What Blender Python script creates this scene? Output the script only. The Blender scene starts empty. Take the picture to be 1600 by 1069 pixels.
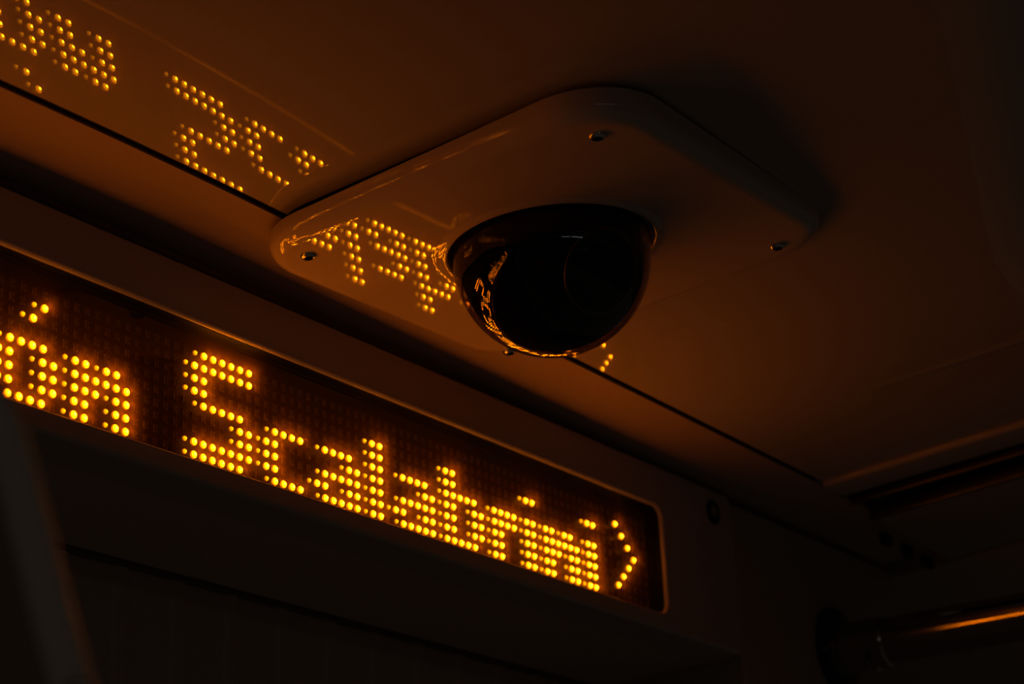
import bpy, bmesh, math, random
from mathutils import Vector, Matrix
random.seed(4)
scn = bpy.context.scene
COL = scn.collection

# ------------------------------------------------------------------ camera, world, light, exposure
scn.view_settings.view_transform = 'Standard'
scn.view_settings.look = 'None'
scn.view_settings.exposure = 0.0
scn.view_settings.gamma = 1.0
scn.view_settings.use_curve_mapping = False

CAM = Vector((-0.82022654, -0.78457281, -0.43798547))
FWD = Vector((0.76956369, 0.5270949, 0.36047566))
UP = Vector((-0.27060297, -0.24212897, 0.93174438))
RIGHT = Vector((0.57839931, -0.81458243, -0.04370022))
cd = bpy.data.cameras.new('camera')
cam = bpy.data.objects.new('camera', cd)
COL.objects.link(cam)
cam.matrix_world = Matrix(((RIGHT.x, UP.x, -FWD.x, CAM.x), (RIGHT.y, UP.y, -FWD.y, CAM.y),
                           (RIGHT.z, UP.z, -FWD.z, CAM.z), (0, 0, 0, 1)))
cd.sensor_width = 36.0
cd.lens = 3317.0756 / 1600 * 36.0
cd.clip_start = 0.01
cd.dof.use_dof = True
cd.dof.focus_distance = 1.20
cd.dof.aperture_fstop = 10.0
scn.camera = cam

w = bpy.data.worlds.new('night')
scn.world = w
w.use_nodes = True
bg = w.node_tree.nodes['Background']
bg.inputs[0].default_value = (1.0, 0.78, 0.58, 1)
bg.inputs[1].default_value = 0.0150

LED_CORE = 150.0
LED_BODY = 6.5
LED_RIM = 1.3
WINDOW_GLOW = 0.9


# ------------------------------------------------------------------ materials
def mat(name, base, rough=0.5, spec=0.5, metal=0.0, coat=0.0, coat_rough=0.03, bump=0.0, bump_scale=400, mottled=0.0, wave=None):
    m = bpy.data.materials.new(name)
    m.use_nodes = True
    nt = m.node_tree
    b = nt.nodes['Principled BSDF']
    b.inputs['Base Color'].default_value = (*base, 1)
    b.inputs['Roughness'].default_value = rough
    b.inputs['Specular IOR Level'].default_value = spec
    b.inputs['Metallic'].default_value = metal
    b.inputs['Coat Weight'].default_value = coat
    b.inputs['Coat Roughness'].default_value = coat_rough
    tc = nt.nodes.new('ShaderNodeTexCoord')
    if mottled:
        n = nt.nodes.new('ShaderNodeTexNoise')
        n.inputs['Scale'].default_value = 9
        n.inputs['Detail'].default_value = 5
        nt.links.new(tc.outputs['Object'], n.inputs['Vector'])
        r = nt.nodes.new('ShaderNodeMix')
        r.data_type = 'RGBA'
        r.inputs[6].default_value = (*[c * (1 - mottled) for c in base], 1)
        r.inputs[7].default_value = (*[min(1, c * (1 + mottled)) for c in base], 1)
        nt.links.new(n.outputs['Fac'], r.inputs[0])
        nt.links.new(r.outputs[2], b.inputs['Base Color'])
    if bump:
        n = nt.nodes.new('ShaderNodeTexNoise')
        n.inputs['Scale'].default_value = bump_scale
        nt.links.new(tc.outputs['Object'], n.inputs['Vector'])
        bp = nt.nodes.new('ShaderNodeBump')
        bp.inputs['Strength'].default_value = bump
        bp.inputs['Distance'].default_value = 0.001
        nt.links.new(n.outputs['Fac'], bp.inputs['Height'])
        nt.links.new(bp.outputs['Normal'], b.inputs['Normal'])
        if wave:
            nt.links.new(bp.outputs['Normal'], b.inputs['Coat Normal'])
    return m


def emit(name, col, strength, edge=None):
    m = bpy.data.materials.new(name)
    m.use_nodes = True
    nt = m.node_tree
    for n in list(nt.nodes):
        if n.type != 'OUTPUT_MATERIAL':
            nt.nodes.remove(n)
    out = [n for n in nt.nodes if n.type == 'OUTPUT_MATERIAL'][0]
    e = nt.nodes.new('ShaderNodeEmission')
    e.inputs[0].default_value = (*col, 1)
    e.inputs[1].default_value = strength
    nt.links.new(e.outputs[0], out.inputs[0])
    return m


def clear_mat(name, tint, ior=1.5, rough=0.0, gloss_tint=(1, 1, 1), haze=0.0):
    m = bpy.data.materials.new(name)
    m.use_nodes = True
    nt = m.node_tree
    for n in list(nt.nodes):
        if n.type != 'OUTPUT_MATERIAL':
            nt.nodes.remove(n)
    out = [n for n in nt.nodes if n.type == 'OUTPUT_MATERIAL'][0]
    t = nt.nodes.new('ShaderNodeBsdfTransparent')
    t.inputs[0].default_value = (*tint, 1)
    g = nt.nodes.new('ShaderNodeBsdfGlossy')
    g.inputs['Color'].default_value = (*gloss_tint, 1)
    g.inputs['Roughness'].default_value = rough
    f = nt.nodes.new('ShaderNodeFresnel')
    f.inputs[0].default_value = ior
    mx = nt.nodes.new('ShaderNodeMixShader')
    geo = nt.nodes.new('ShaderNodeNewGeometry')
    inv = nt.nodes.new('ShaderNodeMath')
    inv.operation = 'SUBTRACT'
    inv.inputs[0].default_value = 1.0
    nt.links.new(geo.outputs['Backfacing'], inv.inputs[1])
    mul = nt.nodes.new('ShaderNodeMath')          # the outer skin mirrors, the inner one only lets light through
    mul.operation = 'MULTIPLY'
    nt.links.new(f.outputs[0], mul.inputs[0])
    nt.links.new(inv.outputs[0], mul.inputs[1])
    nt.links.new(mul.outputs[0], mx.inputs[0])
    if haze:                                       # a little scattering inside the plastic
        tr = nt.nodes.new('ShaderNodeBsdfTranslucent')
        tr.inputs[0].default_value = (1.0, 0.55, 0.35, 1)
        hz = nt.nodes.new('ShaderNodeMixShader')
        hz.inputs[0].default_value = haze
        nt.links.new(t.outputs[0], hz.inputs[1])
        nt.links.new(tr.outputs[0], hz.inputs[2])
        t = hz
    nt.links.new(t.outputs[0], mx.inputs[1])
    nt.links.new(g.outputs[0], mx.inputs[2])
    nt.links.new(mx.outputs[0], out.inputs[0])
    return m


M = dict(
    ceil=mat('gloss_ceiling_paint', (0.38, 0.33, 0.28), rough=0.55, spec=0.0, coat=1.0, coat_rough=0.012, mottled=0.05),
    plate=mat('gloss_plate_paint', (0.46, 0.38, 0.31), rough=0.5, spec=0.0, coat=1.0, coat_rough=0.012, mottled=0.04),
    strip=mat('matt_ceiling_strip', (0.36, 0.27, 0.21), rough=0.6, spec=0.15, mottled=0.05),
    fascia=mat('fascia_plastic', (0.42, 0.36, 0.30), rough=0.42, spec=0.4, bump=0.05, bump_scale=900),
    wall=mat('wall_panel', (0.34, 0.28, 0.24), rough=0.5, spec=0.35, bump=0.04, bump_scale=700),
    door=mat('door_panel', (0.50, 0.40, 0.34), rough=0.5, spec=0.35),
    black=mat('black_rubber', (0.006, 0.006, 0.006), rough=0.7, spec=0.2),
    seal=mat('worn_seal', (0.16, 0.12, 0.10), rough=0.7, spec=0.2),
    void=mat('dark_recess', (0.004, 0.004, 0.004), rough=0.9, spec=0.05),
    board=mat('led_board', (0.13, 0.055, 0.032), rough=0.35, spec=0.5),
    led_off=mat('unlit_led_lens', (0.34, 0.22, 0.16), rough=0.3, spec=0.5),
    led_mark=mat('unlit_led_chip', (0.02, 0.012, 0.01), rough=0.5, spec=0.3),
    led_core=emit('led_chip_glow', (1.0, 0.225, 0.003), LED_CORE),
    led_body=emit('led_lens_glow', (1.0, 0.30, 0.002), LED_BODY),
    led_rim=emit('led_rim_glow', (1.0, 0.22, 0.0), LED_RIM),
    half_core=emit('half_led_chip_glow', (1.0, 0.30, 0.002), LED_CORE * 0.045),
    half_body=emit('half_led_lens_glow', (1.0, 0.32, 0.0), LED_BODY * 0.33),
    half_rim=emit('half_led_rim_glow', (1.0, 0.22, 0.0), LED_RIM * 0.3),
    blade=mat('dark_vent_blade', (0.012, 0.010, 0.009), rough=0.22, spec=0.7),
    steel=mat('screw_steel', (0.55, 0.53, 0.50), rough=0.22, metal=1.0),
    tube=mat('brushed_steel', (0.42, 0.38, 0.34), rough=0.11, metal=1.0),
    rim=mat('dark_metal_rim', (0.45, 0.43, 0.41), rough=0.30, metal=1.0),
    gloss_black=mat('gloss_black_plastic', (0.010, 0.010, 0.011), rough=0.12, spec=0.5),
    lens=mat('lens_glass', (0.004, 0.005, 0.008), rough=0.03, spec=0.6),
    dome=clear_mat('smoked_dome', (0.42, 0.36, 0.32), ior=1.50),
    pane=clear_mat('tinted_display_window', (0.97, 0.90, 0.72), ior=1.45, haze=0.019),
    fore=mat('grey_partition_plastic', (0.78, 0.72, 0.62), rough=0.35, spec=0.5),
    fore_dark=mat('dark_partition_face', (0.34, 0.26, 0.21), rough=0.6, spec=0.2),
    glow=emit('window_night_glow', (0.85, 0.9, 1.0), WINDOW_GLOW),
    frame=mat('window_frame', (0.2, 0.2, 0.2), rough=0.5),
)


# ------------------------------------------------------------------ helpers
def tag(o, label=None, cat=None, group=None, kind=None):
    if label: o['label'] = label
    if cat: o['category'] = cat
    if group: o['group'] = group
    if kind: o['kind'] = kind
    return o


def empty(name, loc):
    o = bpy.data.objects.new(name, None)
    o.empty_display_size = 0.02
    o.location = loc
    COL.objects.link(o)
    return o


WORLD_LOC = {}


def obj(name, bm, material, parent=None, smooth=True, loc=None, angle=35, kind=None):
    """bm in world coordinates when loc is None, else local to loc (a world position)"""
    bmesh.ops.recalc_face_normals(bm, faces=bm.faces) if not bm.faces or True else None
    me = bpy.data.meshes.new(name)
    bm.to_mesh(me)
    bm.free()
    mats = material if isinstance(material, (list, tuple)) else [material]
    for m in mats:
        me.materials.append(m)
    if smooth:
        me.polygons.foreach_set('use_smooth', [True] * len(me.polygons))
        me.set_sharp_from_angle(angle=math.radians(angle))
    o = bpy.data.objects.new(name, me)
    COL.objects.link(o)
    pos = Vector(loc) if loc is not None else Vector((0, 0, 0))
    place(o, parent, pos)
    if kind: o['kind'] = kind
    return o


def place(o, parent, pos):
    WORLD_LOC[o.name] = Vector(pos)
    if parent:
        o.parent = parent
        pw = WORLD_LOC.get(parent.name, Vector(parent.location))
        o.location = Vector(pos) - pw
    else:
        o.location = pos


def box(bm, lo, hi, bev=0.0, seg=2):
    g = bmesh.ops.create_cube(bm, size=1)
    for v in g['verts']:
        v.co = Vector([lo[i] + (v.co[i] + 0.5) * (hi[i] - lo[i]) for i in range(3)])
    if bev:
        es = list({e for v in g['verts'] for e in v.link_edges})
        bmesh.ops.bevel(bm, geom=es, offset=bev, segments=seg, affect='EDGES')
    return bm


def newbox(lo, hi, bev=0.0, seg=2):
    return box(bmesh.new(), lo, hi, bev, seg)


def basis(axis):
    a = Vector(axis).normalized()
    t = Vector((0, 0, 1)) if abs(a.z) < 0.9 else Vector((1, 0, 0))
    u = a.cross(t).normalized()
    v = a.cross(u).normalized()
    return a, u, v


def lathe(bm, org, axis, prof, n=48, close=False):
    """prof: list of (radius, distance along axis)"""
    a, u, v = basis(axis)
    org = Vector(org)
    rings = []
    for r, h in prof:
        if r < 1e-7:
            rings.append([bm.verts.new(org + a * h)])
        else:
            rings.append([bm.verts.new(org + a * h + (u * math.cos(2 * math.pi * k / n) + v * math.sin(2 * math.pi * k / n)) * r) for k in range(n)])
    for A, B in zip(rings[:-1], rings[1:]):
        if len(A) == 1 and len(B) == 1:
            continue
        for k in range(n):
            k2 = (k + 1) % n
            if len(A) == 1: bm.faces.new((A[0], B[k], B[k2]))
            elif len(B) == 1: bm.faces.new((A[k], B[0], A[k2]))
            else: bm.faces.new((A[k], B[k], B[k2], A[k2]))
    return bm


def grid(bm, xs, ys, f):
    vs = [[bm.verts.new(f(x, y)) for y in ys] for x in xs]
    for i in range(len(xs) - 1):
        for j in range(len(ys) - 1):
            bm.faces.new((vs[i][j], vs[i][j + 1], vs[i + 1][j + 1], vs[i + 1][j]))
    return vs


def lin(a, b, n):
    return [a + (b - a) * i / n for i in range(n + 1)]


def smooth01(t):
    t = max(0.0, min(1.0, t))
    return t * t * (3 - 2 * t)


def slab_from_grid(bm, xs, ys, f, thick):
    """top and bottom grids joined around the rim, so a sheet has real thickness"""
    lo = grid(bm, xs, ys, f)
    hi = grid(bm, xs, ys, lambda x, y: Vector(f(x, y)) + Vector((0, 0, thick)))
    def seam(A, B):
        for k in range(len(A) - 1):
            bm.faces.new((A[k], A[k + 1], B[k + 1], B[k]))
    seam(lo[0], hi[0]); seam(lo[-1], hi[-1])
    seam([r[0] for r in lo], [r[0] for r in hi]); seam([r[-1] for r in lo], [r[-1] for r in hi])


def extrude_profile(bm, pts, a, b, cap=True):
    """closed polygon pts (3D) swept from offset a to offset b (vectors)"""
    A = [bm.verts.new(Vector(p) + Vector(a)) for p in pts]
    B = [bm.verts.new(Vector(p) + Vector(b)) for p in pts]
    n = len(pts)
    for k in range(n):
        bm.faces.new((A[k], A[(k + 1) % n], B[(k + 1) % n], B[k]))
    if cap:
        bm.faces.new(A)
        bm.faces.new(B[::-1])


# ------------------------------------------------------------------ ceiling surface
def ceil_z(x, y):
    xq = min(x, 0.0)
    if xq < -0.36:
        q = -0.0975 * 0.36 ** 2 + (-0.0975 * 2 * -0.36) * (xq + 0.36)
    else:
        q = -0.0975 * xq * xq
    z = 0.0577 - 0.0135 * x - 0.064 * y + q
    # low ridge added near the far end to catch a thin highlight line
    z -= 0.0007 * math.exp(-((x - 0.497) / 0.004) ** 2) * smooth01((-0.150 - y) / 0.12)
    # fold line crossing the panel, beyond it the sheet rises a little
    d = (x - 0.0726) * 0.349 - (y + 0.4614) * 0.937
    if d > 0:
        z += 0.22 * smooth01((0.45 - x) / 0.12) * (d - 0.006 * (1 - math.exp(-d / 0.006)))
    return z


def refine(a, b, step, spots=()):
    out = lin(a, b, max(1, int(round((b - a) / step))))
    for c, hw, st in spots:
        out += lin(c - hw, c + hw, int(2 * hw / st))
    return sorted(set(round(v, 6) for v in out if a - 1e-9 <= v <= b + 1e-9))


bm = bmesh.new()
xs = refine(-1.6, 0.642, 0.02, [(0.497, 0.012, 0.001)])
ys = refine(-2.4, -0.0730, 0.02)
slab_from_grid(bm, xs, ys, lambda x, y: (x, y, ceil_z(x, y)), 0.012)
# rolled end of the sheet along the vent slot
prof = []
R0 = 0.0045
tag(obj('ceiling', bm, M['ceil']), kind='structure')

# strip between the groove and the wall
bm = bmesh.new()
xs = refine(-1.6, 0.88, 0.03)
ys = refine(-0.0675, 0.004, 0.006)
def strip_z(x, y):
    # the strip bends slightly down towards the wall
    t = (y + 0.0675) / 0.07
    return ceil_z(min(x, 0.642), -0.0675) - 0.064 * (y + 0.0675) - 0.0035 * t * t - 0.0135 * max(0, x - 0.642)
slab_from_grid(bm, xs, ys, lambda x, y: (x, y, strip_z(x, y)), 0.010)
tag(obj('trim_1', bm, M['strip']), kind='structure')

# black sealing profile at the bottom of the groove, and backing above everything
bm = bmesh.new()
slab_from_grid(bm, refine(-1.6, 0.64, 0.02), [-0.0735, -0.070, -0.0668], lambda x, y: (x, y, ceil_z(x, y) + 0.0016), 0.006)
tag(obj('trim_2', bm, M['void']), kind='structure')

# flat flange with a rounded edge where the ceiling sheet ends at the slot
bm = bmesh.new()
pts = [(0.6475 - 0.0035 * math.sin(a), 0.0035 - 0.0035 * math.cos(a)) for a in [math.radians(15 * k) for k in range(7)]][::-1]
pts += [(0.679 + 0.0012 * math.sin(a), 0.0012 - 0.0012 * math.cos(a)) for a in [math.radians(18 * k) for k in range(6)]]
pts += [(0.6802, 0.010), (0.644, 0.010)]
zb = 0.0577 - 0.0135 * 0.642 - 0.0042
A = []
for yy in (-2.0, -0.0730):
    A.append([bm.verts.new((x, yy, zb + z - 0.064 * yy)) for x, z in pts])
n = len(pts)
for k in range(n):
    bm.faces.new((A[0][k], A[0][(k + 1) % n], A[1][(k + 1) % n], A[1][k]))
bm.faces.new(A[0]); bm.faces.new(A[1][::-1])
tag(obj('trim_3', bm, M['ceil'], angle=40), kind='structure')

# ------------------------------------------------------------------ vent slot beyond the ceiling panel
SL = -0.064
vent = tag(empty('air_vent', (0.69, -0.1, 0.06)), 'dark slotted ceiling vent with thin blades at the right end of the ceiling panel', 'vent')
WORLD_LOC[vent.name] = Vector(vent.location)
def yrun(bm, pts2, y0, y1):
    """closed profile [(x, z')] swept along y with the ceiling's slope"""
    A = [bm.verts.new((x, y0, z + SL * y0)) for x, z in pts2]
    B = [bm.verts.new((x, y1, z + SL * y1)) for x, z in pts2]
    n = len(pts2)
    for k in range(n):
        bm.faces.new((A[k], A[(k + 1) % n], B[(k + 1) % n], B[k]))
    bm.faces.new(A); bm.faces.new(B[::-1])
def yprof(pts, y0=-2.0, y1=-0.0690):
    bm = bmesh.new(); yrun(bm, pts, y0, y1); return bm
obj('housing', yprof([(0.6805, 0.046), (0.6805, 0.105), (0.7425, 0.105), (0.7425, 0.046), (0.7395, 0.046), (0.7395, 0.101), (0.6835, 0.101), (0.6835, 0.046)], y1=-0.069), M['void'], vent, smooth=False)
def blade(x, z, h=0.016, t=0.0016):
    pts = [(x + t * math.cos(a), z + t * math.sin(a)) for a in [math.radians(v) for v in range(180, 361, 30)]]
    pts += [(x + t, z + h), (x - t, z + h)]
    return yprof(pts)
obj('blade', blade(0.700, 0.0440), M['blade'], vent, angle=50)
obj('blade', blade(0.735, 0.0388), M['blade'], vent, angle=50)

# ceiling panels beyond the vent: nearly flat, a step, then a slanting cove
bm = yprof([(0.7375, 0.0380), (0.875, 0.0310), (0.879, 0.0325), (0.879, 0.050), (0.7375, 0.050)], y1=-0.073)
tag(obj('trim_8', bm, M['wall'], angle=30), kind='structure')
bm = yprof([(0.882, 0.0300), (1.60, -0.1208), (1.60, -0.09), (0.884, 0.060)], y1=0.02)
tag(obj('trim_9', bm, M['wall'], angle=30), kind='structure')
# toothed end of the extrusion
bm = bmesh.new()
for k, (x, z) in enumerate([(0.765, 0.030), (0.805, 0.028), (0.845, 0.026)]):
    box(bm, (x, -0.066, z), (x + 0.016, -0.060, z + 0.010), 0.001)
tag(obj('trim_4', bm, M['black']), kind='structure')

# ------------------------------------------------------------------ wall with the display
YF = -0.0135          # front face of the fascia
X0, X1 = -0.95, 0.4915
ZT, ZB = 0.0112, -0.0700
FX1 = 0.6000
FZT, FZB = 0.0435, -0.0830

disp = tag(empty('led_display', (0.2, 0.0, -0.08)), 'long amber dot matrix display reading Scalabrini and an arrow, in the wall under the ceiling', 'display')
WORLD_LOC[disp.name] = Vector(disp.location)


def rrect(x0, x1, z0, z1, r, n=8):
    """rounded rectangle outline in x,z, counter-clockwise"""
    out = []
    for cx, cz, a0 in ((x1 - r, z1 - r, 0), (x0 + r, z1 - r, 90), (x0 + r, z0 + r, 180), (x1 - r, z0 + r, 270)):
        for k in range(n + 1):
            a = math.radians(a0 + 90 * k / n)
            out.append((cx + r * math.cos(a), cz + r * math.sin(a)))
    return out


def ring_stack(bm, loops):
    vs = [[bm.verts.new(p) for p in L] for L in loops]
    n = len(vs[0])
    for A, B in zip(vs[:-1], vs[1:]):
        for k in range(n):
            bm.faces.new((A[k], A[(k + 1) % n], B[(k + 1) % n], B[k]))
    return vs


bm = bmesh.new()
def L(x0, x1, z0, z1, r, y):
    return [(x, y, z) for x, z in rrect(x0, x1, z0, z1, r)]
loops = [L(X0 - .08, FX1, FZB + 0.000, FZT, 0.006, 0.020),
         L(X0 - .08, FX1, FZB, FZT, 0.006, YF + 0.003)]
for k in range(5):
    a = math.radians(90 * k / 4)
    i = 0.0025 * (1 - math.cos(a)); 
    loops.append(L(X0 - .08 + i, FX1 - i, FZB + i, FZT - i, 0.006, YF + 0.003 - 0.003 * math.sin(a)))
# inner rounded lip of the opening
for k in range(7):
    a = math.radians(90 * k / 6)
    rr = 0.0028
    o = rr * math.cos(a) if False else rr * (1 - math.sin(a))
    loops.append(L(X0 - o, X1 + o, ZB - o * 0.5, ZT + o, 0.010 + o, YF + rr * (1 - math.cos(a))))
ring_stack(bm, loops)
obj('bezel', bm, M['fascia'], disp, angle=40)
bm = bmesh.new()
ring_stack(bm, [L(X0 - 0.001, X1 + 0.001, ZB - 0.001, ZT + 0.001, 0.010, YF + 0.0035), L(X0 + 0.0002, X1 - 0.0002, ZB, ZT - 0.0002, 0.010, YF + 0.0032),
                L(X0 + 0.0004, X1 - 0.0004, ZB + 0.0002, ZT - 0.0004, 0.010, 0.0035)])
obj('window_gasket', bm, M['black'], disp, angle=40)

# board
obj('circuit_board', newbox((X0, 0.0020, ZB - 0.002), (X1 + 0.0, 0.0050, ZT + 0.002)), M['board'], disp, smooth=False)
# window pane
bm = bmesh.new()
lp = rrect(X0, X1 - 0.0005, ZB + .0005, ZT - 0.0005, 0.0095)
extrude_profile(bm, [(x, 0, z) for x, z in lp], (0, -0.0042, 0), (0, -0.0022, 0))
obj('display_window', bm, M['pane'], disp, smooth=False)

# --- dot matrix text
P = 0.0076
glyph = {}
def cells(c0, rows):
    """rows: dict row -> string, '.' off, 'o' dim, '#' lit"""
    out = []
    for r, s in rows.items():
        for k, ch in enumerate(s):
            if ch in 'o#':
                out.append((c0 + k, r, ch == '#'))
    return out
G_S = {0: '.o######', 1: 'o#######', 2: 'o##', 3: 'o##', 4: '.o#####', 5: '.....o##', 6: '.....o##', 7: 'o#######', 8: 'o######'}
G_c = {4: '.o####', 5: 'o##', 6: 'o##', 7: 'o##', 8: '.o####'}
G_a = {4: '.o####', 5: '....o##', 6: '.o#####', 7: 'o##.o##', 8: '.o#####'}
G_l = {r: 'o##' for r in range(2, 9)}
G_b = {2: 'o##', 3: 'o##', 4: 'o#####', 5: 'o##.o##', 6: 'o##.o##', 7: 'o##.o##', 8: 'o#####'}
G_r = {4: 'o####', 5: 'o####', 6: 'o##', 7: 'o##', 8: 'o##'}
G_r = {4: 'o####', 5: 'o####', 6: 'o##', 7: 'o##', 8: 'o##'}
G_i = {2: 'o##', 4: 'o##', 5: 'o##', 6: 'o##', 7: 'o##', 8: 'o##'}
G_n = {4: 'o##o##', 5: 'o######', 6: 'o###o##', 7: 'o##.o##', 8: 'o##.o##'}
G_o = {1: '....o#', 2: '...o#', 4: '.o####', 5: 'o##.o##', 6: 'o##.o##', 7: 'o##.o##', 8: '.o####'}
G_t = {2: '.o##', 3: '.o##', 4: 'o####', 5: '.o##', 6: '.o##', 7: '.o##', 8: '..o###'}
G_s = {4: '.o####', 5: 'o##', 6: '.o###', 7: '...o##', 8: 'o####'}
G_E = {0: 'o#######', 1: 'o#######', 2: 'o##', 3: 'o##', 4: 'o######', 5: 'o##', 6: 'o##', 7: 'o#######', 8: 'o#######'}
G_arrow = {1: '#', 2: '.#', 3: '..#', 4: '...#', 5: '..#', 6: '.#', 7: '#'}
text = [(0, G_S), (8, G_c), (14, G_a), (21, G_l), (24, G_a), (31, G_b), (38, G_r), (43, G_i), (46, G_n), (53, G_i), (59, G_arrow),
        (-12, G_n), (-19, G_o), (-22, G_i), (-28, G_c), (-35, G_a), (-41, G_t), (-47, G_s), (-56, G_E)]
lit = {}
for c0, g in text:
    for c, r, full in cells(c0, g):
        lit[(c, r)] = full


def led_bm(full, at=(0, 0, 0), bm=None, n=14):
    """lens of one lit dot: bright chip in the middle, glowing body, dimmer rim (material slots 0, 1, 2; 3.. when half lit)"""
    bm = bm or bmesh.new()
    k = 1.0 if full else 0.66
    prof = [(0.00238 * k, 0.0, 2), (0.00218 * k, 0.0008, 1), (0.0016 * k, 0.0014, 1), (0.00085 * k, 0.0017, 0), (0.0, 0.0018, 0)]
    base = 0 if full else 3
    for a, b in zip(prof[:-1], prof[1:]):
        bm.faces.ensure_lookup_table()
        n0 = len(bm.faces)
        lathe(bm, at, (0, -1, 0), [a[:2], b[:2]], n)
        bm.faces.ensure_lookup_table()
        slot = {2: 2, 1: 1, 0: 0}[a[2]] if a is prof[0] else (1 if a in prof[1:3] and b is not prof[4] else 0)
        for f in bm.faces[n0:]:
            f.material_index = base + slot
    bmesh.ops.remove_doubles(bm, verts=bm.verts, dist=1e-6)
    return bm


def off_bm(at=(0, 0, 0), bm=None):
    """round unlit cell with its small chip and bond pads standing on the board"""
    bm = bm or bmesh.new()
    x, y, z = at
    s = len(bm.faces)
    for (a, b, c, d) in ((-.0016, -.0004, -.0022, .0022), (.0004, .0016, .0006, .0022), (.0004, .0016, -.0022, -.0006), (-.0002, .0006, -.0005, .0005)):
        box(bm, (x + a, y - 0.0006, z + c), (x + b, y, z + d))
    return bm


def pos(c, r):
    return Vector((c * P, 0.0019, -r * P))


def depth_in_view(p):
    d = p - CAM
    z = d.dot(FWD)
    u = 800 + 3317 * d.dot(RIGHT) / z
    v = 534.5 - 3317 * d.dot(UP) / z
    return z, (-5 < u < 1605 and -5 < v < 1074) and not (u < 45 and v > 600)


def series(name, cellsl, build, mate, mate2=None, full=None, limit=100):
    """the nearest cells one object each, the rest one object of kind stuff"""
    vis = sorted((depth_in_view(pos(c, r))[0], c, r) for c, r in cellsl if depth_in_view(pos(c, r))[1])
    near = [(c, r) for _, c, r in vis[:limit]]
    nearset = set(near)
    proto = {}
    for c, r in near:
        key = full(c, r) if full else 0
        if key not in proto:
            o = obj(name, build(key), mate[key] if isinstance(mate, dict) else mate, disp, loc=pos(c, r), angle=60)
            proto[key] = o
        else:
            o = proto[key].copy()
            COL.objects.link(o)
            o.parent = disp
            o.location = pos(c, r) - Vector(disp.location)
        if full and not full(c, r):
            o['label'] = 'half-lit amber dot'
    return [cr for cr in cellsl if cr not in nearset]


LM = [M['led_core'], M['led_body'], M['led_rim'], M['half_core'], M['half_body'], M['half_rim']]
onl = sorted(lit)
rest = series('lit_led', onl, led_bm, {True: LM, False: LM}, full=lambda c, r: lit[(c, r)])
bm = bmesh.new()
for c, r in rest:
    led_bm(lit[(c, r)], at=pos(c, r), bm=bm)
o = obj('lit_led', bm, LM, disp, angle=60)
o['kind'] = 'stuff'

offl = [(c, r) for c in range(-66, 66) for r in range(9) if (c, r) not in lit]
rest = series('unlit_led', offl, lambda k: off_bm(), M['led_off'])
bm = bmesh.new()
for c, r in rest:
    off_bm(at=pos(c, r), bm=bm)
o = obj('unlit_led', bm, M['led_off'], disp, smooth=False)
o['kind'] = 'stuff'

# lock on the bezel right of the window
bm = bmesh.new()
lc = (0.5690, YF, 0.0245)
lathe(bm, lc, (0, -1, 0), [(0.0098, -0.001), (0.0098, 0.0006), (0.0092, 0.0012), (0.0078, 0.0012), (0.0072, 0.0002), (0.0, 0.0002)], 40)
lk = obj('lock', bm, M['black'], disp, angle=30)
bm = bmesh.new()
lathe(bm, (lc[0], lc[1] - 0.0002, lc[2]), (0, -1, 0), [(0.0052, 0.0), (0.0050, 0.0012), (0.0016, 0.0014), (0.0014, 0.0006), (0, 0.0006)], 32)
obj('lock_core', bm, M['steel'], lk, angle=30)

# dark backing between bezel and ceiling strip, with a rubber seal line
tag(obj('trim_5', newbox((-1.5, 0.0, FZT - 0.01), (0.92, 0.02, 0.062)), M['void'], smooth=False), kind='structure')
bm = bmesh.new()
lathe(bm, (-1.5, -0.0005, 0.0525), (1, 0, 0), [(0, 0), (0.0032, 0), (0.0032, 2.11), (0, 2.11)], 16)
tag(obj('trim_6', bm, M['seal']), kind='structure')

# header underside and set-back door
UZ = -0.0825
bm = bmesh.new()
extrude_profile(bm, [(0, 0.0, UZ), (0, 0.1275, UZ + 0.0), (0, 0.1275, UZ + 0.012), (0, 0.0, UZ + 0.012)], (-1.5, 0, 0), (0.628, 0, 0))
tag(obj('trim_7', bm, M['door'], smooth=False), kind='structure')

# right jamb wall
bm = bmesh.new()
extrude_profile(bm, [(0.6040, -0.009, 0.0), (0.6060, -0.0115, 0.0), (0.97, -0.0115, 0.0), (0.97, 0.16, 0.0), (0.6300, 0.16, 0.0), (0.6040, 0.04, 0)], (0, 0, -1.3), (0, 0, 0.0385))
tag(obj('wall_right', bm, M['wall'], angle=30), kind='structure')
bm = bmesh.new()
extrude_profile(bm, [(0.9735, -0.0095, 0.0), (0.976, -0.0115, 0.0), (1.5, -0.0115, 0.0), (1.5, 0.16, 0.0), (0.9735, 0.16, 0.0)], (0, 0, -1.3), (0, 0, 0.0))
tag(obj('wall_far', bm, M['wall'], angle=30), kind='structure')

# door leaf with vertical ribs, below and behind the header
door = tag(empty('door_1', (0.1, 0.14, -1.3)), kind='structure')
WORLD_LOC[door.name] = Vector(door.location)
bm = bmesh.new()
pts = []
x = -1.4
pts.append((-1.4, 0.136, 0))
while x < 0.62:
    for dx, dy in ((0.0, 0.136), (0.028, 0.136), (0.031, 0.1335), (0.040, 0.1335), (0.043, 0.136)):
        pts.append((x + dx, dy, 0))
    x += 0.05
pts = [p for k, p in enumerate(pts) if k == 0 or p != pts[k - 1]]
pts += [(0.632, 0.136, 0), (0.632, 0.165, 0), (-1.4, 0.165, 0)]
extrude_profile(bm, pts, (0, 0, -1.3), (0, 0, -0.0848))
obj('door_leaf', bm, M['door'], door, smooth=False)
obj('door_seal', newbox((-1.4, 0.130, -0.0845), (0.628, 0.16, -0.075)), M['seal'], door, smooth=False)

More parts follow.
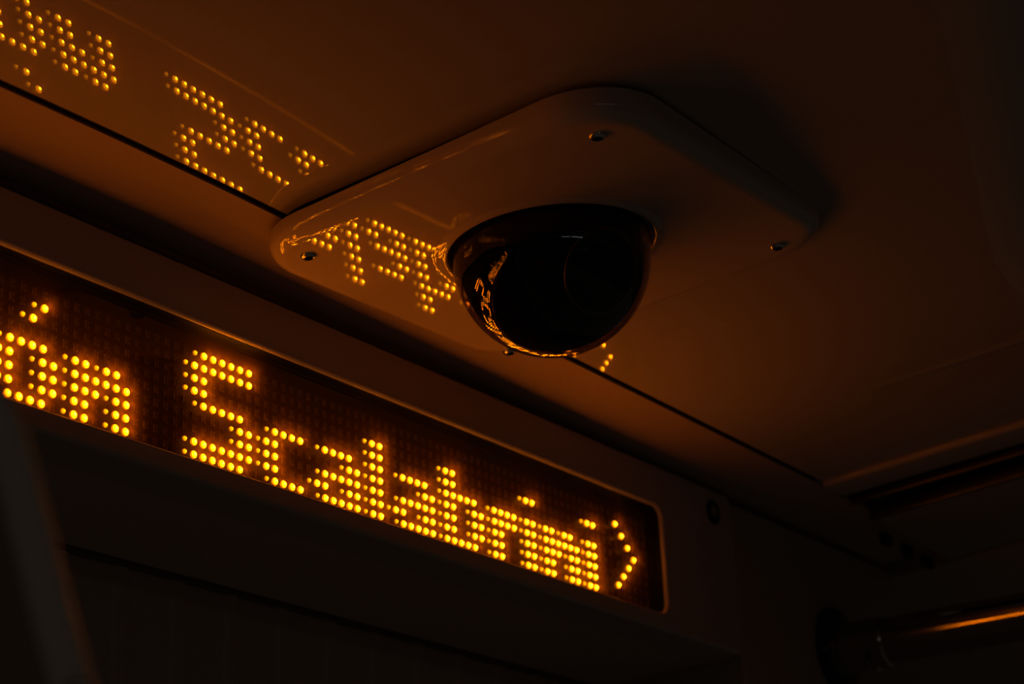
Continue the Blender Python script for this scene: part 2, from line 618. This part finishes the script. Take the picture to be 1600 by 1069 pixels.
# ------------------------------------------------------------------ dome camera and its plate
DC = Vector((0.1215, -0.1700, 0.0465))     # centre of the dome sphere
DR = 0.0572
cctv = tag(empty('dome_camera', (DC.x, DC.y, 0.066)), 'smoked black dome security camera on a rounded square white plate on the ceiling', 'security camera')
WORLD_LOC[cctv.name] = Vector(cctv.location)


def plate_z(x, y):
    return 0.0381 + 0.0159 * x - 0.0925 * y + 0.0155 * x * x - 0.0695 * x * y - 0.1097 * y * y


PX0, PX1, PY0, PY1 = -0.0065, 0.2515, -0.2958, -0.0425
PR = 0.045


def plate_gap(x, y):
    """the plate stands off the ceiling along its left edge, most near the wall"""
    t = (y - PY0) / (PY1 - PY0)
    return 0.0064 * max(0.0, 1 - (x - PX0) / 0.2) * (0.50 + 0.50 * max(0.0, min(1.0, t * 1.3)))


def rrect_xy(i, n=14):
    x0, x1, y0, y1, r = PX0 + i, PX1 - i, PY0 + i, PY1 - i, PR - i
    out = []
    corners = ((x1 - r, y1 - r, 0), (x0 + r, y1 - r, 90), (x0 + r, y0 + r, 180), (x1 - r, y0 + r, 270))
    for ci, (cx, cy, a0) in enumerate(corners):
        arc = []
        for k in range(n + 1):
            a = math.radians(a0 + 90 * k / n)
            arc.append((cx + r * math.cos(a), cy + r * math.sin(a)))
        out += arc
        nx = corners[(ci + 1) % 4]
        a = math.radians(nx[2])
        e = (nx[0] + r * math.cos(a), nx[1] + r * math.sin(a))
        s = arc[-1]
        for k in range(1, 20):
            out.append((s[0] + (e[0] - s[0]) * k / 20, s[1] + (e[1] - s[1]) * k / 20))
    return out


RC = 0.0614       # crest of the collar round the dome
def surf_z(x, y):
    rho = math.hypot(x - DC.x, y - DC.y)
    z = plate_z(x, y)
    return z - 0.0018 * (1 - smooth01((rho - RC) / 0.0060))


bm = bmesh.new()
FIL, FH = 0.0115, 0.0085
loops = []
inner = rrect_xy(FIL)
ang = [math.atan2(y - DC.y, x - DC.x) for x, y in inner]
# hole wall, then crest, then the sheet, then the fillet
for (r, dz) in ((0.0597, 0.012), (0.0597, 0.003), (0.0598, 0.0014), (0.0602, 0.0006), (0.0608, 0.0001)):
    loops.append([(DC.x + r * math.cos(a), DC.y + r * math.sin(a), surf_z(DC.x + RC * math.cos(a), DC.y + RC * math.sin(a)) + dz) for a in ang])
rin = [(DC.x + RC * math.cos(a), DC.y + RC * math.sin(a)) for a in ang]
NT = 34
for k in range(NT + 1):
    t = (k / NT) ** 1.35
    L_ = []
    for (xa, ya), (xb, yb) in zip(rin, inner):
        x, y = xa + (xb - xa) * t, ya + (yb - ya) * t
        L_.append((x, y, surf_z(x, y)))
    loops.append(L_)
for k in range(1, 9):
    a = math.radians(90 * k / 8)
    i = FIL * (1 - math.sin(a))
    L_ = []
    for x, y in rrect_xy(i):
        top = ceil_z(x, y) - plate_gap(x, y)
        fh = min(FH, max(0.0045, top - surf_z(x, y)))
        L_.append((x, y, surf_z(x, y) + fh * (1 - math.cos(a))))
    loops.append(L_)
last = rrect_xy(0)
loops.append([(x, y, max(ceil_z(x, y) - plate_gap(x, y), loops[-1][k][2] + 0.0003)) for k, (x, y) in enumerate(last)])
last = rrect_xy(0.007)
loops.append([(x, y, max(ceil_z(x, y) - plate_gap(x, y), loops[-2][k][2] + 0.0003)) for k, (x, y) in enumerate(last)])
ring_stack(bm, loops)
plate = obj('mounting_plate', bm, M['plate'], cctv, angle=50)

# black gasket between plate and ceiling
bm = bmesh.new()
go, gi = rrect_xy(0.0060), rrect_xy(0.012)
ring_stack(bm, [[(x, y, ceil_z(x, y) + 0.001) for x, y in go], [(x, y, ceil_z(x, y) - 0.0012 - plate_gap(x, y)) for x, y in go],
                [(x, y, ceil_z(x, y) - 0.0012 - plate_gap(x, y)) for x, y in gi], [(x, y, ceil_z(x, y) + 0.001) for x, y in gi], [(x, y, ceil_z(x, y) + 0.001) for x, y in go]])
obj('gasket', bm, M['void'], cctv, angle=30)

# screws with hex sockets
def plate_normal(x, y):
    e = 1e-3
    return Vector(((plate_z(x + e, y) - plate_z(x - e, y)) / (2 * e), (plate_z(x, y + e) - plate_z(x, y - e)) / (2 * e), -1)).normalized()
for sx, sy in ((0.0225, -0.0710), (0.0222, -0.2672), (0.2270, -0.2618), (0.2318, -0.0620)):
    n = plate_normal(sx, sy)
    p = Vector((sx, sy, plate_z(sx, sy)))
    bm = bmesh.new()
    lathe(bm, p, n, [(0.0046, -0.001), (0.0047, 0.0002), (0.0044, 0.0009), (0.0036, 0.0016), (0.0026, 0.0019)], 28)
    sc = obj('screw', bm, M['steel'], plate, angle=40)
    bm = bmesh.new()
    a, u, v = basis(n)
    h1 = [p + n * 0.0019 + (u * math.cos(math.pi / 3 * k) + v * math.sin(math.pi / 3 * k)) * 0.0026 for k in range(6)]
    h2 = [q - n * 0.0016 for q in h1]
    vs = [[bm.verts.new(q) for q in h1], [bm.verts.new(q) for q in h2]]
    for k in range(6):
        bm.faces.new((vs[0][k], vs[0][(k + 1) % 6], vs[1][(k + 1) % 6], vs[1][k]))
    bm.faces.new(vs[1])
    obj('socket', bm, M['black'], sc, smooth=False)

# ring holding the dome
bm = bmesh.new()
zr = plate_z(DC.x, DC.y)
prof = [(0.0576, 0.030)]
for k in range(9):
    a = math.radians(180 * k / 8)
    prof.append((0.0586 - 0.0010 * math.cos(a), 0.0035 + (zr - DC.z) - 0.0012 * math.sin(a)))
prof.append((0.0596, 0.030))
lathe(bm, DC, (0, 0, 1), prof, 96)
obj('retaining_ring', bm, M['gloss_black'], cctv, angle=60)

# smoked dome: hemisphere with a short skirt
bm = bmesh.new()
prof = [(DR, 0.0145)]
for k in range(0, 41):
    a = math.radians(90 * k / 40)
    prof.append((DR * math.cos(a) if k < 40 else 0.0, -DR * math.sin(a)))
lathe(bm, DC, (0, 0, 1), prof, 128)
obj('dome_cover', bm, M['dome'], cctv, angle=80)

# inside the dome: base disc, swivel ball, lens barrel
mod = obj('camera_module', lathe(bmesh.new(), DC, (0, 0, 1), [(0, 0.016), (0.052, 0.016), (0.052, 0.012), (0.046, 0.0085), (0.0, 0.0085)], 64), M['gloss_black'], cctv, angle=40)
aim = Vector((-0.2534, -0.8420, -0.4749)).normalized()
LR = 0.0535
bm = bmesh.new()
prof = []
for k in range(0, 41):                              # matt black liner, open round the lens
    a = math.radians(27 + (180 - 27) * k / 40)
    prof.append((LR * math.sin(a) if k < 40 else 0.0, LR * math.cos(a)))
lathe(bm, DC, aim, prof, 96)
cut = bmesh.ops.bisect_plane(bm, geom=bm.verts[:] + bm.edges[:] + bm.faces[:], plane_co=DC + Vector((0, 0, 0.010)), plane_no=(0, 0, 1), clear_outer=True)
liner = obj('liner', bm, M['void'], mod, angle=60)
bm = bmesh.new()
lathe(bm, DC, aim, [(LR * math.sin(math.radians(27)) + d, LR * math.cos(math.radians(27)) + h) for d, h in [(0.0011 * math.cos(math.radians(t)), 0.0011 * math.sin(math.radians(t))) for t in range(-30, 331, 30)]], 96)
obj('liner_rim', bm, M['rim'], liner, angle=60)
BC = DC + aim * 0.012 + Vector((0.0023, -0.0033, -0.0002))
bm = bmesh.new()
prof = [(0.0, 0.0300)]
for k in range(3, 33):
    a = math.radians(180 * k / 32)
    prof.append((0.0325 * math.sin(a) if k < 32 else 0.0, 0.0325 * math.cos(a)))
lathe(bm, BC, aim, prof, 64)
obj('swivel_ball', bm, M['gloss_black'], mod, angle=40)
lax = (aim + Vector((0.1618, -0.3214, 0.1245))).normalized()
bm = bmesh.new()
lathe(bm, BC, lax, [(0.0085, 0.026), (0.0085, 0.0362), (0.0078, 0.0370), (0.0066, 0.0370), (0.0060, 0.0345), (0.0060, 0.028)], 48)
obj('lens_barrel', bm, M['gloss_black'], mod, angle=40)
bm = bmesh.new()
lathe(bm, BC, lax, [(0.0060, 0.0335), (0.0040, 0.0346), (0.0020, 0.0350), (0.0, 0.0352)], 48)
obj('lens', bm, M['lens'], mod, angle=60)

# ------------------------------------------------------------------ grab rail at the lower right
rail = tag(empty('grab_rail', (0.763, -0.006, -0.053)), 'horizontal steel grab rail reaching out from a round wall flange at the lower right', 'grab rail')
WORLD_LOC[rail.name] = Vector(rail.location)
RX, RZ = 0.763, -0.0530
W0 = -0.0115
bm = bmesh.new()
lathe(bm, (RX, -0.03, RZ), (0, -1, 0), [(0, 0), (0.0190, 0), (0.0190, 1.9), (0, 1.9)], 64)
obj('tube', bm, M['tube'], rail, angle=40)
bm = bmesh.new()
lathe(bm, (RX, W0, RZ), (0, -1, 0), [(0.0, 0.002), (0.0198, 0.002), (0.0212, 0.004), (0.0212, 0.0490), (0.0204, 0.0502), (0.0192, 0.0502)], 64)
sock = obj('sleeve', bm, M['tube'], rail, angle=30)
bm = bmesh.new()
lathe(bm, (RX, W0 + .0005, RZ), (0, -1, 0), [(0, 0), (0.0360, 0), (0.0362, 0.0035), (0.0345, 0.0050), (0.0225, 0.0062), (0.0, 0.0062)], 64)
obj('flange', bm, M['gloss_black'], rail, angle=40)
d = Vector((-0.80, 0, -0.60)).normalized()
bm = bmesh.new()
lathe(bm, Vector((RX, W0 - 0.037, RZ)) + d * 0.0206, d, [(0.0, 0.0), (0.0024, 0.0), (0.0026, 0.0012), (0.0018, 0.0016), (0.0, 0.0013)], 24)
obj('set_screw', bm, M['black'], sock, angle=30)
d = Vector((-0.1, 0, -0.99)).normalized()
bm = bmesh.new()
lathe(bm, Vector((RX, W0 - 0.037, RZ)) + d * 0.0206, d, [(0.0, 0.0), (0.0030, 0.0), (0.0034, 0.0018), (0.0022, 0.0026), (0.0, 0.0026)], 24)
obj('set_screw', bm, M['steel'], sock, angle=30)

# ------------------------------------------------------------------ blurred partition close to the camera, lower left
SN = Vector((0.7696, 0.5271, 0.3605))      # normal of the screen
SL_, SU_ = Vector((-0.5784, 0.8146, 0.0437)), Vector((-0.2706, -0.2421, 0.9317))
fp = tag(empty('draught_screen', Vector((-0.4606, -0.3949, -0.3885))), 'blurred grey screen with a rounded edge close to the camera at the lower left', 'screen')
WORLD_LOC[fp.name] = Vector(fp.location)
edge = [(-0.5416, -0.3710, -0.2505), (-0.5219, -0.3976, -0.2536), (-0.5118, -0.4106, -0.2563), (-0.5058, -0.4173, -0.2592), (-0.5013, -0.4209, -0.2634), (-0.4970, -0.4223, -0.2706), (-0.4923, -0.4225, -0.2803), (-0.4866, -0.4222, -0.2931), (-0.4812, -0.4218, -0.3052), (-0.4758, -0.4214, -0.3173), (-0.4702, -0.4212, -0.3294), (-0.4633, -0.4211, -0.3443), (-0.4548, -0.4209, -0.3628), (-0.4438, -0.4205, -0.3870), (-0.4339, -0.4193, -0.4097)]
# centre line of the rounded edge moulding, 7 mm radius tube, flat panel behind it
def catmull(pts, n=6):
    out = []
    for i in range(len(pts) - 1):
        p0, p1, p2, p3 = pts[max(0, i - 1)], pts[i], pts[i + 1], pts[min(len(pts) - 1, i + 2)]
        for k in range(n):
            t = k / n
            out.append(p1 * 0 + 0.5 * ((2 * p1) + (p2 - p0) * t + (2 * p0 - 5 * p1 + 4 * p2 - p3) * t * t + (3 * p1 - p0 - 3 * p2 + p3) * t ** 3))
    out.append(pts[-1])
    return out
ctr = catmull([Vector(p) for p in edge])
rad = 0.0052
bm = bmesh.new()
rows = []
for k, c in enumerate(ctr):
    tdir = (ctr[min(k + 1, len(ctr) - 1)] - ctr[max(k - 1, 0)]).normalized()
    nrm = tdir.cross(SN).normalized()          # towards the inside of the panel
    if nrm.dot(SL_ - SU_ * 0.6) < 0: nrm = -nrm
    c2 = c + nrm * rad
    rows.append([bm.verts.new(c2 + (nrm * math.cos(a) * -1 + SN * math.sin(a)) * rad) for a in [math.radians(360 * j / 20) for j in range(20)]])
for A, B in zip(rows[:-1], rows[1:]):
    for j in range(20):
        bm.faces.new((A[j], A[(j + 1) % 20], B[(j + 1) % 20], B[j]))
bm.faces.new(rows[0]); bm.faces.new(rows[-1][::-1])
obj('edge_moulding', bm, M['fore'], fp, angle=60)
bm = bmesh.new()
poly = []
for k, c in enumerate(ctr):
    tdir = (ctr[min(k + 1, len(ctr) - 1)] - ctr[max(k - 1, 0)]).normalized()
    nrm = tdir.cross(SN).normalized()
    if nrm.dot(SL_ - SU_ * 0.6) < 0: nrm = -nrm
    poly.append(c + nrm * rad * 1.3)
poly.append(Vector((-0.4967, -0.3309, -0.4050)))
extrude_profile(bm, poly, SN * -0.003, SN * 0.003)
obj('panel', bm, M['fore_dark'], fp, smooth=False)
bm = bmesh.new()
bp = Vector((-0.4720, -0.4184, -0.3296)) - SN * 0.0044
lathe(bm, bp, -SN, [(0, -0.003), (0.0034, -0.003), (0.0034, 0.0008), (0.0026, 0.0020), (0.0, 0.0026)], 24)
obj('bolt', bm, M['steel'], fp, angle=50)['label'] = 'small steel bolt'

# ------------------------------------------------------------------ far side of the carriage (behind the camera)
tag(obj('wall_left', newbox((-3.2, -2.46, -1.4), (5.0, -2.42, 0.05)), M['wall'], smooth=False), kind='structure')
for k, (x0, x1) in enumerate(((-2.1, -0.75),)):  # unseen glowing window slit, added and shaped for the streaks on the dome
    wn = tag(empty('window_%d' % (k + 1), ((x0 + x1) / 2, -2.41, 0.1)), kind='structure')
    WORLD_LOC[wn.name] = Vector(wn.location)
    z0, z1 = 0.115, 0.175
    bm = bmesh.new()
    box(bm, (x0 - 0.03, -2.44, z0 - 0.03), (x1 + 0.03, -2.40, z0))
    box(bm, (x0 - 0.03, -2.44, z1), (x1 + 0.03, -2.40, z1 + 0.03))
    for xx in (x0 - 0.03, (x0 + x1) / 2 - 0.04, x1):
        box(bm, (xx, -2.44, z0), (xx + (0.03 if xx != (x0 + x1) / 2 - 0.04 else 0.08), -2.40, z1))
    obj('window_frame', bm, M['frame'], wn, smooth=False)
    obj('window_pane', newbox((x0, -2.43, z0), (x1, -2.42, z1)), M['glow'], wn, smooth=False)
